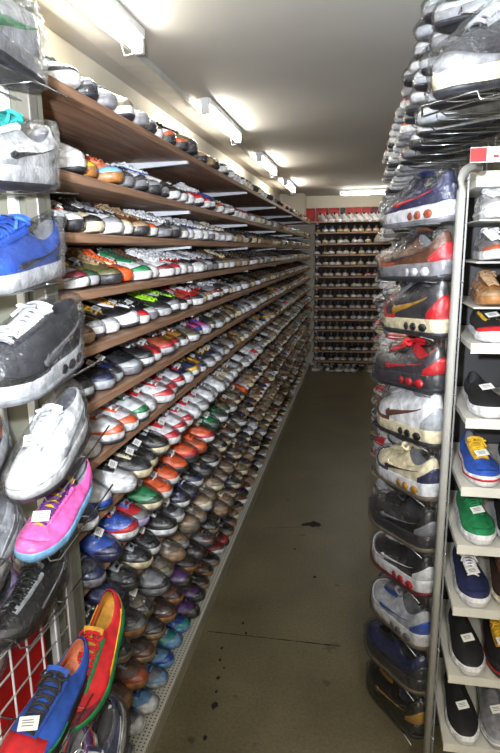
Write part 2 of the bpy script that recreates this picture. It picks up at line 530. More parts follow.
seam([floorpt(x, 528-(x-268)*.03) for x in range(262, 308, 6)], .003, 'floor_seam_line')
b = MB(); ring_ = []
for i in range(22):
    a = 2*math.pi*i/22; x = 311+10*math.cos(a); y = 524+2.6*math.sin(a)*(1.2 if math.cos(a) > 0 else .7)+ .02*(x-311)**2*.6
    p = floorpt(x, y+random.uniform(-.4, .4), .0009); ring_.append(tuple(p))
b.v = ring_; b.f = [tuple(range(22))]
struct('floor_worn_patch', b, flat('worn_patch', (.13,.10,.07), .8))
b = MB()
for (x, y, rr) in ((288,500,.006),(295,549,.006),(315,577,.009),(243,623,.008),(246,633,.006),(222,648,.006),(220,660,.007),(218,678,.007),(214,706,.013),(205,738,.011),(224,668,.005),(216,692,.006),(318,528,.005)):
    c = floorpt(x, y, .0011); k = len(b.v)
    for i in range(8):
        a = math.pi*i/4; q = rr*random.uniform(.6, 1.3); b.v.append((c.x+q*math.cos(a), c.y+1.5*q*math.sin(a), .0011))
    b.f.append(tuple(range(k, k+8)))
struct('floor_scuff_marks', b, dark)

# ------------------------------------------------------------------ lamps
tube_m = emit('tube_glow', (1.0, .95, .84), 31)
white_enam = flat('white_enamel', (.85,.86,.87), .35)
galv = flat('galvanised', (.55,.57,.60), .35, .8)
def lamp(y0, y1, label, x=-.755, horiz=False, cx=0, s=1.0):
    L_ = y1-y0
    r = empty('fluorescent_lamp', (x, (y0+y1)/2, CEIL) if not horiz else (cx, y0, CEIL))
    if horiz: r.rotation_euler = (0, 0, math.pi/2)
    h = L_/2
    b = MB(); b.box(-.028, -h, -.030, .028, h, 0); o = link('housing', b.mesh('housing', white_enam), r); bev(o, .004)
    b = MB(); b.tube([(0, -h+.035, -.058), (0, h-.035, -.058)], .0155, 14); o = link('tube', b.mesh('tube', tube_m, True), r)
    for sgn in (-1, 1):
        b = MB(); b.box(-.020, sgn*h-.012, -.076, .020, sgn*h+.012, -.001); o = link('lamp_holder', b.mesh('lamp_holder', white_enam), r); bev(o, .004)
        if sgn > 0:
            b = MB(); b.tube([(-.03, h-.06, -.03), (-.035, h-.06, -.07), (-.03, h-.055, -.095), (0, h-.05, -.09)], .002, 5)
            link('wire_clip', b.mesh('wire_clip', galv, True), r)
    tag(r, label, 'lamp', 'fluorescent lamps on the ceiling')
    return r
lamp(1.22, 2.05, 'glowing fluorescent tube lamp on ceiling, nearest the camera above left shelves')
lamp(2.95, 3.75, 'glowing fluorescent tube lamp on ceiling, second along the left shelving run')
lamp(4.55, 5.40, 'glowing fluorescent tube lamp on ceiling, third along the left shelving run')
lamp(6.20, 7.0, 'fluorescent tube lamp on ceiling, farthest along the left wall by the corner')
lamp(7.55, 8.17, 'fluorescent tube lamp lying crosswise on the ceiling before the back wall', horiz=True, cx=.07)
lamp(-.75, .25, 'added fluorescent tube lamp on ceiling, unseen behind the camera')  # extra lamp out of view, added to brighten the near ceiling
SC.world = bpy.data.worlds.new('world'); SC.world.use_nodes = True
SC.world.node_tree.nodes['Background'].inputs[0].default_value = (.8,.85,1,1)
SC.world.node_tree.nodes['Background'].inputs[1].default_value = .15
def area(name, loc, target, sx, sy, power, col):
    l = bpy.data.lights.new(name, 'AREA'); l.shape = 'RECTANGLE'; l.size = sx; l.size_y = sy; l.energy = power; l.color = col
    o = bpy.data.objects.new(name, l); C.objects.link(o); o.location = loc
    o.rotation_euler = (Vector(target)-Vector(loc)).to_track_quat('-Z', 'Y').to_euler(); return o
# added fill light standing in for unseen shop lamps behind the photographer
area('behind_camera_fill', (.3, -.9, 2.30), (.3, 0, 0), .3, 1.2, 42, (1, .96, .88))
# flash of the camera
l = bpy.data.lights.new('camera_flash', 'SPOT'); l.energy = 155; l.spot_size = math.radians(125); l.spot_blend = 1.0; l.shadow_soft_size = .018; l.color = (.86, .92, 1.0)
o = bpy.data.objects.new('camera_flash', l); C.objects.link(o); o.location = (-.10, -.02, 1.72)
o.rotation_euler = (Vector((-.35, 1.3, 2.15))-Vector(o.location)).to_track_quat('-Z', 'Y').to_euler()

# ------------------------------------------------------------------ left shelving
ZS = [2.01, 1.828, 1.697, 1.565, 1.43, 1.293, 1.148, 1.005, .86, .712, .558, .39, .108]
WOOD = wood(); TH = .022
BR = [1.14, 2.22, 3.42, 4.62, 5.82, 7.02, 7.9]
brm = flat('bracket_paint', (.86,.87,.90), .35)
for i, z in enumerate(ZS[:-1]):
    b = MB(); b.box(XW+.012, 1.12, -TH, XL, 7.94, 0)
    r = empty('shelf_board', (0, 0, z))
    o = link('board', b.mesh('board', WOOD), r); bev(o, .002, 1)
    for y in BR:
        b = MB()
        prof = [(XW+.012, -TH), (XL-.012, -TH), (XL-.012, -TH-.010), (XW+.20, -TH-.022), (XW+.012, -TH-.050)]
        k0 = [Vector((x, y-.010, zz)) for x, zz in prof]; k1 = [Vector((x, y+.010, zz)) for x, zz in prof]
        b.quad_grid([k0, k1], True); b.f.append((0,1,2,3,4)); b.f.append((9,8,7,6,5))
        link('bracket', b.mesh('bracket', brm), r)
    tag(r, f'long brown wooden shelf board, left wall, {ORD[i]} from top', 'shelf', 'wooden shelves on the left wall')
# slotted uprights of the shelving against the wall
for i, y in enumerate(BR):
    b = MB(); b.box(XW, y-.018, .1, XW+.012, y+.018, 2.03)
    o = link('shelf_upright', b.mesh('shelf_upright', brm))
    tag(o, f'white slotted steel upright behind the left shelves, {ORD[i]} from the near end', 'upright', 'shelf uprights on the left wall')
# perforated base deck
def deck_mat():
    m, nt, b, out = newmat('perforated_deck')
    tc = node(nt, 'ShaderNodeTexCoord'); mp = node(nt, 'ShaderNodeMapping'); mp.inputs['Scale'].default_value = (70, 70, 0)
    nt.links.new(tc.outputs['Object'], mp.inputs['Vector'])
    fr = node(nt, 'ShaderNodeVectorMath', operation='FRACTION'); nt.links.new(mp.outputs[0], fr.inputs[0])
    sb = node(nt, 'ShaderNodeVectorMath', operation='DISTANCE'); nt.links.new(fr.outputs[0], sb.inputs[0]); sb.inputs[1].default_value = (.5, .5, 0)
    gt = node(nt, 'ShaderNodeMath', operation='LESS_THAN'); nt.links.new(sb.outputs['Value'], gt.inputs[0]); gt.inputs[1].default_value = .22
    mx = node(nt, 'ShaderNodeMix', data_type='RGBA'); mx.inputs[6].default_value = (*lin((.74,.73,.68)), 1); mx.inputs[7].default_value = (*lin((.16,.15,.13)), 1)
    nt.links.new(gt.outputs[0], mx.inputs[0]); nt.links.new(mx.outputs[2], b.inputs['Base Color']); b.inputs['Roughness'].default_value = .45
    return m
r = empty('shelving_base', (0, 0, 0))
b = MB(); b.box(XW+.012, 1.1, .088, XL+.006, 7.94, .108); o = link('deck', b.mesh('deck', deck_mat()), r); bev(o, .003)
b = MB(); b.box(XW+.012, 1.12, 0, XL-.008, 7.94, .087); o = link('kick_plate', b.mesh('kick_plate', flat('kick', (.62,.60,.53), .5)), r)
tag(r, 'low pale perforated metal base deck along the foot of the left shelves', 'shelf')
# gable at the near end
r = empty('end_panel', (0, 0, 0))
tan_m = flat('gable_board', (.40,.40,.35), .6)
b = MB(); b.box(XW+.012, 1.075, 0, -.605, 1.10, 2.25); link('panel', b.mesh('panel', tan_m), r)
b = MB(); b.box(-.628, 1.045, 0, -.600, 1.074, 2.25); o = link('edge_post', b.mesh('edge_post', flat('dark_steel', (.42,.41,.38), .4, .2)), r); bev(o, .003)
for x in (-.665, -.74, -.83, -.93, -1.0):
    b = MB(); b.box(x-.009, 1.058, .05, x+.009, 1.074, 2.25); o = link('slotted_rail', b.mesh('slotted_rail', white_enam), r); bev(o, .002, 1)
tag(r, 'tan end panel with white slotted rails closing the near end of left shelving', 'panel')

# ------------------------------------------------------------------ shoes on the left wall
W, K = 'white', 'black'
def S_(code):
    """'upper/toe/stripe/sole/lace[:style]'"""
    st = 'court'
    if ':' in code: code, st = code.split(':')
    a = code.split('/')
    return tuple(a), st
ROWS = [
 'cream/black/cream/cream/white teal/charcoal/teal/white/grey charcoal/grey/black/charcoal/grey navy/grey/white/grey/white tan/taupe/white/white/grey lightblue/grey/navy/grey/white tan/grey/black/charcoal/grey black/charcoal/white/white/white white/rust/rust/charcoal/white rust/rust/orange/charcoal/white olive/charcoal/olive/charcoal/black grey/charcoal/olive/grey/grey taupe/tan/brown/charcoal/tan brown/taupe/tan/tan/white tan/cream/brown/charcoal/white yellow/charcoal/yellow/white/white blue/navy/white/white/white navy/grey/lightblue/white/grey',
 'mustard/mustard/brown/brown/white white/white/purple/white/purple yellow/yellow/charcoal/gum/charcoal salmon/lightblue/salmon/gum/rust white/charcoal/rust/grey/white white/charcoal/darkgreen/grey/black white/grey/blue/charcoal/white white/black/blue/grey/white charcoal/black/red/white/red black/black/white/white/black blue/white/black/white/white red/red/white/white/white white/red/navy/white/white blue/navy/white/white/white red/red/black/white/white red/rust/white/white/white charcoal/grey/white/white/white white/grey/red/white/white',
 'white/white/orange/charcoal/white white/white/orange/charcoal/white cream/black/black/cream/black white/grey/black/white/grey charcoal/cream/cream/white/charcoal brown/tan/brown/charcoal/tan mustard/orange/brown/white/tan white/charcoal/black/grey/white black/grey/white/charcoal/white charcoal/taupe/black/white/grey lightblue/white/grey/white/white blue/white/navy/white/white red/white/charcoal/white/white grey/white/white/grey/white charcoal/white/grey/white/white navy/grey/white/white/grey tan/grey/cream/white/cream rust/grey/white/white/white',
 'brown/gum/brown/tan/tan silver/maroon/mustard/white/yellow olive/darkgreen/grey/silver/grey olive/olive/tan/charcoal/tan rust/orange/cream/orange/orange white/green/green/white/darkgreen silver/white/grey/white/brown white/maroon/white/white/white white/red/red/white/white black/white/red/white/white charcoal/grey/red/white/white black/silver/white/white/grey red/grey/white/white/white grey/silver/navy/grey/white navy/charcoal/white/grey/grey charcoal/grey/silver/white/grey brown/tan/charcoal/white/brown taupe/grey/cream/white/cream',
 'brown/charcoal/silver/gum/charcoal charcoal/brown/silver/tan/grey black/silver/white/white/black black/silver/grey/white/yellow black/white/white/white/mustard charcoal/red/white/white/black black/silver/black/grey/black charcoal/charcoal/lime/silver/lime black/grey/silver/white/lime charcoal/black/lime/white/black rust/maroon/grey/white/red red/charcoal/red/white/white rust/grey/red/cream/black charcoal/tan/red/white/grey grey/maroon/silver/white/white taupe/brown/white/cream/white charcoal/grey/white/white/grey brown/taupe/tan/cream/tan',
 'black/gold/black/grey/black black/charcoal/silver/white/black charcoal/navy/black/silver/black navy/charcoal/grey/silver/charcoal charcoal/silver/black/grey/black black/charcoal/white/white/white red/red/white/white/white rust/red/black/silver/white yellow/red/red/white/white mustard/darkbrown/rust/white/white taupe/olive/grey/white/grey pink/blue/pink/white/white pink/lilac/blue/white/pink charcoal/taupe/grey/white/white taupe/grey/cream/white/white brown/tan/grey/cream/tan grey/taupe/white/white/white tan/taupe/white/cream/cream',
 'white/white/grey/white/white white/white/silver/white/white white/orange/orange/white/white white/orange/orange/white/white white/green/green/white/white white/white/red/white/red white/red/red/white/white white/red/red/white/red white/red/white/white/white navy/white/red/white/white navy/yellow/yellow/white/yellow mustard/navy/yellow/white/navy charcoal/grey/navy/white/yellow navy/grey/yellow/white/white grey/silver/charcoal/white/white charcoal/taupe/white/white/grey taupe/grey/navy/white/white taupe/tan/cream/white/cream',
 'navy/navy/white/white/white white/white/blue/blue/white white/white/black/white/black black/charcoal/cream/cream/black black/charcoal/grey/cream/charcoal black/black/silver/cream/black white/red/red/white/red white/red/maroon/white/white white/red/red/white/white white/white/red/white/red white/grey/grey/white/red white/white/grey/white/white white/silver/grey/white/white white/white/silver/white/white cream/grey/taupe/white/white cream/white/taupe/white/white taupe/white/tan/white/white silver/taupe/tan/white/white',
 'charcoal/navy/navy/grey/grey blue/navy/blue/navy/grey blue/red/red/white/silver red/grey/blue/lilac/grey green/darkgreen/rust/cream/grey orange/orange/orange/white/silver orange/orange/black/white/charcoal orange/orange/rust/charcoal/white orange/red/red/charcoal/orange rust/orange/orange/rust/orange orange/red/charcoal/white/orange darkgreen/green/charcoal/white/green green/darkgreen/white/charcoal/white darkgreen/charcoal/green/white/darkgreen olive/darkgreen/taupe/white/green brown/taupe/brown/white/tan taupe/brown/tan/cream/tan taupe/charcoal/tan/cream/white',
 'black/charcoal/white/white/grey navy/charcoal/black/charcoal/black black/black/grey/charcoal/grey charcoal/black/silver/cream/grey charcoal/black/black/white/red black/black/white/white/grey black/grey/grey/white/silver navy/black/blue/white/black black/charcoal/blue/navy/white black/navy/grey/white/black charcoal/black/tan/charcoal/brown darkbrown/black/tan/white/tan black/brown/taupe/tan/taupe taupe/black/tan/cream/white charcoal/brown/tan/cream/tan brown/charcoal/tan/white/cream taupe/brown/white/cream/white charcoal/taupe/tan/white/grey',
 'charcoal/charcoal/grey/grey/grey charcoal/black/grey/taupe/grey charcoal/grey/tan/gum/black taupe/charcoal/grey/olive/grey grey/charcoal/taupe/grey/grey taupe/olive/grey/grey/grey taupe/tan/silver/tan/taupe tan/taupe/cream/silver/tan tan/taupe/silver/taupe/cream taupe/tan/silver/grey/tan tan/cream/taupe/silver/cream taupe/taupe/silver/tan/taupe tan/taupe/brown/cream/cream taupe/brown/tan/silver/tan brown/taupe/cream/tan/cream charcoal/darkbrown/tan/cream/brown darkbrown/brown/tan/cream/tan brown/charcoal/cream/tan/tan',
 'brown/gum/brown/gum/brown brown/gum/charcoal/gum/tan brown/rust/grey/gum/charcoal darkbrown/brown/charcoal/tan/brown charcoal/charcoal/grey/tan/grey darkbrown/brown/taupe/gum/black brown/darkbrown/rust/gum/tan purple/darkbrown/brown/black/purple darkbrown/black/brown/gum/brown black/darkbrown/taupe/charcoal/black charcoal/brown/black/charcoal/tan black/charcoal/silver/tan/grey darkbrown/black/tan/cream/tan taupe/tan/silver/tan/cream tan/taupe/cream/taupe/cream black/brown/silver/cream/grey charcoal/black/grey/cream/white brown/taupe/tan/cream/tan',
 'silver/lightblue/white/white/lightblue silver/white/lightblue/white/grey silver/grey/lightblue/white/white grey/white/navy/white/white lightblue/white/blue/white/navy grey/lightblue/blue/silver/lightblue lightblue/blue/navy/lightblue/grey teal/lightblue/blue/lightblue/white blue/teal/grey/lightblue/lightblue purple/darkbrown/purple/black/purple purple/black/brown/charcoal/brown black/darkbrown/grey/tan/black brown/black/tan/gum/grey black/charcoal/brown/tan/tan red/maroon/black/white/red maroon/red/grey/charcoal/white black/charcoal/silver/tan/grey charcoal/brown/tan/tan/grey',
]
PITCH = .105
far_items = []      # (matrix, colour tuple) for the uncounted mass
styles = ['court', 'court', 'runner', 'court', 'mid', 'court']
NEAR_N = 18
n_ind = 0
for ri, z in enumerate(ZS):
    specs = [S_(c) for c in ROWS[ri].split()]
    first = 0
    seq = []
    for i in range(int((7.86-1.20)/PITCH)+1):
        y = 1.205+PITCH*i
        tilt = -math.radians([2, 2, 2, 2.5, 2.5, 3, 5, 6, 7, 7, 7, 7, 0][ri]) 
        toe_x = XL+([0, .0, .0, -.005, -.01, -.005, .01, .03, .035, .035, .035, .03, -.018][ri])+random.uniform(-.008, .008)
        Ls = .262
        sc = .262/.275*random.uniform(.97, 1.03)
        yaw = random.uniform(-.07, .07) + (-.10 if ri > 2 else -.04)
        heel = Vector((toe_x-Ls*math.cos(tilt), y, z+.002+abs(math.sin(tilt))*(Ls-.045)))
        seq.append((heel, yaw, tilt, sc, y))
    for i, (heel, yaw, tilt, sc, y) in enumerate(seq):
        px, py = proj((XL, y, z+.05))
        if i < NEAR_N and i < len(specs):
            if px < 62 or py > 760: continue
            if (ri >= 10 and px < 105) : continue
            spec, st = specs[i]
            style = 'court' if (ri in (2, 3, 12)) else styles[(i*7+ri*3) % 6]
            if ri >= 3 and style == 'mid': style = 'runner'
            rr = random.random()
            ex = {'mark': 'stripes'} if rr > .78 else {}
            o = make_shoe(style, (*spec, ex), tagc=(random.random() < .55 and 2 <= ri <= 10), bag=(ri >= 5), bagseed=i, slack=True)
            place(o, heel, yaw, tilt, 0, sc)
            o['_row'] = ri; o['_i'] = first; first += 1; n_ind += 1
            cols = [spec[0]]+([spec[1]] if spec[1] != spec[0] else [spec[2]] if spec[2] != spec[0] else [])
            cl = ' and '.join(cn(c) for c in cols)
            tag(o, f'{cl} sneaker, {ORD[o["_i"]]} from the near end of the {ORD[ri]} shelf down, left wall' if ri < 12 else f'{cl} sneaker, {ORD[o["_i"]]} from the near end of the floor-level base, left wall',
                'sneaker', f'sneakers on the {ORD[ri]} shelf of the left wall')
        else:
            if i < len(specs) : spec = specs[i][0]
            else:
                k = random.choice(specs[8:])[0]
                spec = k if random.random() < .35 else S_(random.choice(['taupe/tan/cream/cream/white','tan/taupe/white/cream/cream','charcoal/grey/white/white/white','brown/taupe/white/tan/cream','grey/silver/white/white/white','black/charcoal/tan/cream/white','taupe/brown/cream/white/cream','darkbrown/charcoal/cream/tan/tan']))[0]
            if i < NEAR_N: continue
            far_items.append((Matrix.Translation(heel) @ Matrix.Rotation(yaw, 4, 'Z') @ Matrix.Rotation(-tilt, 4, 'Y') @ Matrix.Scale(sc, 4), spec))

#SECTION_BACK
# ------------------------------------------------------------------ back wall
back_top = [W]*10
ZB = [2.035-.1465*i for i in range(14)]
for i, z in enumerate(ZB+[0]):
    if i < 14:
        r = empty('shelf_board', (0, 0, z))
        b = MB(); b.box(-.60 if i else -.80, YB-.35, -TH, .95, YB-.006, 0)
        o = link('board', b.mesh('board', WOOD), r); bev(o, .002, 1)
        b = MB(); b.box(-.56, YB-.32, -TH-.02, -.54, YB-.005, -TH); link('bracket', b.mesh('bracket', brm), r)
        b = MB(); b.box(.88, YB-.32, -TH-.02, .90, YB-.005, -TH); link('bracket', b.mesh('bracket', brm), r)
        tag(r, f'wooden shelf board on the back wall at the aisle end, {ORD[i]} from top', 'shelf', 'wooden shelves on the back wall')
    for j in range(15):
        x = -.55+.098*j
        if x > .52: continue
        base = random.choice(['taupe/cream/white/cream/white','charcoal/white/white/white/white','black/silver/white/white/white','darkbrown/cream/tan/white/cream','grey/cream/white/white/white','navy/white/white/white/white','tan/cream/cream/white/white','black/charcoal/cream/cream/white'])
        if i == 0: base = 'white/white/silver/white/white'
        if i == 1: base = ['darkbrown/charcoal/tan/tan/white','lightblue/lightblue/white/white/white','lightblue/lightblue/silver/white/white'][min(j, 2)] if j < 3 else random.choice(['brown/tan/white/cream/white','charcoal/grey/white/white/white','grey/tan/white/white/white'])
        if i == 5 and j in (7, 8): base = 'rust/red/white/white/white'
        spec = S_(base)[0]
        if i == 0:
            M = Matrix.Translation((x, YB-.13, z+.045)) @ Matrix.Rotation(-math.pi/2+.5, 4, 'Z') @ Matrix.Rotation(.28, 4, 'Y')
        elif i == 14:
            M = Matrix.Translation((x, YB-.25, .003)) @ Matrix.Rotation(-math.pi/2+random.uniform(-.6, .6), 4, 'Z')
        else:
            M = Matrix.Translation((x, YB-.065, z+.003)) @ Matrix.Rotation(-math.pi/2+random.uniform(-.08, .08), 4, 'Z')
        far_items.append((M @ Matrix.Scale(.95, 4), spec))
r = empty('back_panel', (0, 0, 0))  # added panel, coloured dark so the gaps between back shelves read dark
b = MB(); b.box(-.60, YB-.005, .02, 1.0, YB-.0005, ZB[0]-.02); link('panel', b.mesh('panel', flat('panel_brown', (.25,.20,.16), .7)), r)
tag(r, 'added dark brown panel darkening the gaps between the back wall shelves', 'panel')
# shoe boxes on the top shelf of the back wall
bx = [(-.775, .17, 'red'), (-.585, .16, 'red'), (-.41, .14, 'red'), (-.25, .06, 'charcoal'), (-.18, .105, 'red'), (-.07, .105, 'red'), (.04, .12, 'red'), (.165, .09, 'maroon'), (.26, .09, 'silver'), (.37, .13, 'red'), (.51, .14, 'red')]
for k, (x, w, c) in enumerate(bx):
    r = empty('shoe_box', (x+w/2, YB-.035, ZB[0]+.001))
    m = flat('card_'+c, PAL[c] if c != 'red' else (.72,.14,.09), .6); m2 = flat('cardlid_'+c, tuple(min(1, q*.85) for q in (PAL[c] if c != 'red' else (.72,.14,.09))), .6)
    b = MB(); b.box(-w/2+.003, -.055, 0, w/2-.003, .02, .15); link('box_body', b.mesh('box_body', m), r)
    b = MB(); b.box(-w/2, -.058, .15, w/2, .023, .185); link('lid', b.mesh('lid', m2), r)
    nm = {'red': 'red', 'charcoal': 'dark grey', 'maroon': 'maroon', 'silver': 'pale grey'}[c]
    tag(r, f'{nm} shoe box standing on the back wall top shelf, {ORD[k]} from the left', 'box', 'shoe boxes on the back wall')

#SECTION_RIGHT
# ------------------------------------------------------------------ right rack
chrome = flat('chrome_wire', (.70,.72,.74), .22, 1.0)
greyw = flat('grey_wire', (.55,.56,.57), .4, .3)
post_m = flat('post_enamel', (.64,.64,.62), .35)
# grid wall with bent post
def zat(px, py, Y): return at(px, py, Y).z
PX, PY = .234, 1.47
r = empty('display_rack', (PX, PY, 0))
zt = 1.83
pts = [(0, 0, .01), (0, 0, zt-.05), (.002, .010, zt-.02), (.010, .028, zt), (.026, .05, zt+.010), (.05, .09, zt+.012)]
b = MB(); b.tube(pts, .0105, 12); link('post', b.mesh('post', post_m, True), r)
for yy in (1.0, 2.0, 3.0):
    b = MB(); b.tube([(0.02, yy, 0), (0.02, yy, 1.9)], .0105, 10); link('post', b.mesh('post', post_m, True), r)
b = MB()
for k in range(26):
    z = .06+k*.07; b.box(.018, .03, z, .022, 3.05, z+.004)
for k in range(30):
    y = .05+.1*k; b.box(.022, y, .05, .026, y+.004, 1.84)
link('wire_grid', b.mesh('wire_grid', greyw), r)
tag(r, 'pale grey steel post rack with wire grid lining the right side of the aisle', 'rack')

def ledge_mesh(key, dx, w, lip=.016):
    """chrome wire ledge for one shoe: x out from the grid, y across"""
    if key in MESHES: return MESHES[key]
    b = MB(); q = w/2
    b.tube([(0, -q, 0), (dx-.012, -q, 0), (dx, -q+.012, lip*.3), (dx, -q+.014, lip), (dx, q-.014, lip), (dx, q-.012, lip*.3), (dx-.012, q, 0), (0, q, 0)], .0019, 6)
    b.tube([(dx*.45, -q, 0), (dx*.45, q, 0)], .0013, 5)
    MESHES[key] = b.mesh('wire_ledge', chrome, True); return MESHES[key]
nled = [0]
def ledge(loc, yaw, dx, w, label, group, pit=0):
    o = link('wire_ledge', ledge_mesh(f'ledge{dx}_{w}', dx, w)); o.matrix_world = Matrix.Translation(loc) @ Matrix.Rotation(yaw, 4, 'Z') @ Matrix.Rotation(-pit, 4, 'Y')
    tag(o, label, 'wire ledge', group); nled[0] += 1; return o

RC = [  # heel bottom pixel y, style, spec, label
 (222, 'runner', ('navy','navy','red','white','charcoal',dict(air='rust', heel='navy', stay='navy', outsole='grey')), 'navy bagged sneaker with red side tick and white sole, topmost beside the post'),
 (281, 'runner', ('brown','rust','charcoal','grey','charcoal',dict(heel='red', stay='charcoal', air='white')), 'brown and charcoal bagged sneaker with grey sole below the navy one'),
 (338, 'mid', ('charcoal','red','gold','cream','grey',dict(stay='silver', heel='red', air='black')), 'charcoal bagged sneaker with red toe, gold tick and cream sole by the post'),
 (395, 'runner', ('charcoal','black','red','charcoal','red',dict(tongue='red', air='red', heel='red', stay='black', lining='red')), 'black bagged sneaker with red lining and red tick by the post'),
 (449, 'mid', ('white','brown','brown','cream','white',dict(stay='white', heel='silver', air='black', lining='grey')), 'white and brown bagged sneaker with cream sole by the post'),
 (504, 'runner', ('cream','navy','black','white','cream',dict(heel='navy', air='mustard', stay='cream', outsole='taupe')), 'cream and navy bagged sneaker with amber air windows by the post'),
 (556, 'runner', ('black','charcoal','grey','charcoal','black',dict(stay='black', outsole='taupe')), 'black bagged sneaker with grey side tick by the post'),
 (601, 'runner', ('black','white','white','white','white',dict(air='red', stay='charcoal', outsole='maroon')), 'black and white bagged sneaker with red air windows by the post'),
 (655, 'runner', ('silver','white','blue','white','grey',dict(heel='blue', stay='blue', air='grey', outsole='taupe')), 'silver white bagged sneaker with blue side tick, low beside the post'),
 (700, 'runner', ('navy','charcoal','charcoal','charcoal','black',dict(stay='charcoal', outsole='taupe')), 'dark navy bagged sneaker, second from the bottom beside the post'),
 (745, 'runner', ('black','charcoal','gold','black','black',dict(stay='gold')), 'black bagged sneaker with gold tick, bottommost beside the post'),
]
YAWR = math.pi-1.12
for k, (py, st, spec, lab) in enumerate(RC):
    z = zat(449, py, 1.50)
    h = Vector((.222, 1.505, z))
    o = make_shoe(st, spec, bag=True, bagseed=k)
    place(o, h, YAWR+[.0,.03,-.04,.05,0,-.02,.04,0,-.02,.05,.0][k], -.03, 0, 1.10)
    o.matrix_world = o.matrix_world @ Matrix.Diagonal((.97, 1, 1.16, 1))
    tag(o, lab, 'sneaker', 'bagged sneakers in the first column beside the post')
    ledge(Vector((.226, 1.50, z-.004)), YAWR, .18, .075, f'chrome wire ledge under a bagged sneaker beside the post, {ORD[k]} from the top', 'wire ledges beside the post')
# columns further along the aisle
cand = ['charcoal/silver/silver/grey/grey','white/navy/navy/white/white','black/grey/silver/grey/black','silver/grey/white/white/white','red/charcoal/white/white/white','navy/white/silver/white/grey','grey/charcoal/black/silver/white','white/silver/red/white/grey','taupe/brown/cream/cream/tan']
zcol = [zat(449, p, 1.50) for p in (222, 281, 338, 395, 449, 504, 556, 601, 655, 700, 745)]
protoR = {}
ncol = 0
for c in range(1, 9):
    y = 1.505+.33*c
    for k, z in enumerate(zcol):
        spec = S_(cand[(k*4+c*5+k*k) % len(cand)])[0]
        if c == 1 and k == 2: spec = ('charcoal','silver','grey','white','red')
        if c == 1 and k == 8: spec = ('charcoal','navy','navy','silver','white')
        M = Matrix.Translation((.222, y, z+random.uniform(-.01, .01))) @ Matrix.Rotation(YAWR-.12+random.uniform(-.05, .05), 4, 'Z') @ Matrix.Scale(.86, 4)
        if c == 1:
            key = spec
            if key not in protoR: protoR[key] = o = make_shoe('runner', (*spec, {}), bag=True, bagseed=k)
            else: o = copy_tree(protoR[key])
            o.matrix_world = M
            ncol += 1
            tag(o, f'{cn(spec[0])} bagged sneaker, second column behind the post, {ORD[k]} from top', 'sneaker', 'bagged sneakers in the second column')
            ledge(Vector((.226, y-.005, z-.004)), YAWR-.12, .18, .075, f'chrome wire ledge in the second column behind the post, {ORD[k]} from the top', 'wire ledges in the second column')
        else:
            far_items.append((M, spec))
# ---- upper rack: three rows of ledges running back above the post
UR = [1.975, 2.11, 2.24]
upc = ['charcoal/silver/silver/grey/grey','navy/grey/white/white/grey','white/orange/orange/white/white','grey/charcoal/silver/silver/grey','rust/white/white/charcoal/white','black/silver/cream/grey/black','silver/white/teal/silver/white','charcoal/taupe/mustard/grey/grey']
r = empty('upper_wire_rack', (.46, 1.3, 0)); b = MB()
for k in range(8):
    z = 1.9+.065*k; b.box(-.002, 0, z, .002, 5.2, z+.004)
for k in range(44): b.box(.002, .12*k, 1.88, .006, .12*k+.004, CEIL-.002)
link('wire_grid', b.mesh('wire_grid', greyw), r)
for yy in (0, 1.3, 2.6, 3.9, 5.2):
    b = MB(); b.box(.006, yy-.012, 0, .03, yy+.012, CEIL-.001); o = link('post', b.mesh('post', post_m), r)
tag(r, 'upper wire grid rack reaching the ceiling on the right side of the aisle', 'rack')
nup = 0
for ri, z in enumerate(UR):
    for c in range(19):
        y = 1.40+.165*c if ri else 1.34+.19*c
        if y > 6.3: continue
        spec = S_(upc[(c*3+ri*5) % len(upc)])[0]
        yaw = math.pi+random.uniform(-.12, .12)
        M = Matrix.Translation((.435+random.uniform(-.008, .008), y, z+.038)) @ Matrix.Rotation(yaw, 4, 'Z') @ Matrix.Rotation(.16, 4, 'Y') @ Matrix.Scale(1.0, 4)
        if c < 7:
            st = ['mid', 'runner', 'court'][(c+ri) % 3] if ri < 2 else ['runner', 'court'][c % 2]
            key = ('up', st, spec)
            if key not in protoR: protoR[key] = o = make_shoe(st, (*spec, {}), bag=True, bagseed=c)
            else: o = copy_tree(protoR[key])
            o.matrix_world = M; nup += 1
            rn = ['lowest', 'middle', 'top'][ri]
            tag(o, f'{cn(spec[0])} bagged sneaker, {rn} row of the high right rack, {ORD[c]} from near end', 'sneaker', 'bagged sneakers on the high right rack')
            ledge(Vector((.455, y, z)), math.pi, .262, .13, f'chrome wire ledge, {rn} row of the high right rack, {ORD[c]} from near end', 'wire ledges on the high right rack')
        else: far_items.append((M, spec))
# the large one nearest the camera
o = make_shoe('mid', ('charcoal','grey','silver','cream','silver',dict(heel='cream', stay='silver')), bag=True, bagseed=1)
T = at(450, 96, .98); dd = Vector((math.cos(math.pi+.75), math.sin(math.pi+.75), 0))
place(o, T-dd*.28+Vector((0, 0, .085)), math.pi+.75, -.32, .0, 1.1)
ledge(T-dd*.26+Vector((0, 0, .06)), math.pi+.75, .27, .13, 'chrome wire ledge carrying the large charcoal bagged sneaker at top right', 'wire ledges on the high right rack', -.3)
tag(o, 'large charcoal bagged sneaker with cream sole at the top right picture corner', 'sneaker')
# sign
sp = at(470, 163, 1.47)
r = empty('price_sign', (sp.x, 1.47, sp.z))
b = MB(); b.box(0, 0, 0, .26, .004, .034); link('board', b.mesh('board', flat('sign_white', (.86,.86,.86), .4)), r)
b = MB(); b.box(.0, -.0012, .002, .035, 0, .032)
for k in range(9): b.box(.05+.022*k, -.0012, .010+.004*(k % 2), .062+.022*k, 0, .016+.008*(k % 3))
o = link('sign_print', b.mesh('sign_print', flat('sign_red', (.78,.12,.12), .5)), r); o['label'] = 'red print'
tag(r, 'white sign strip with red print at the top of the right end shelves', 'sign')

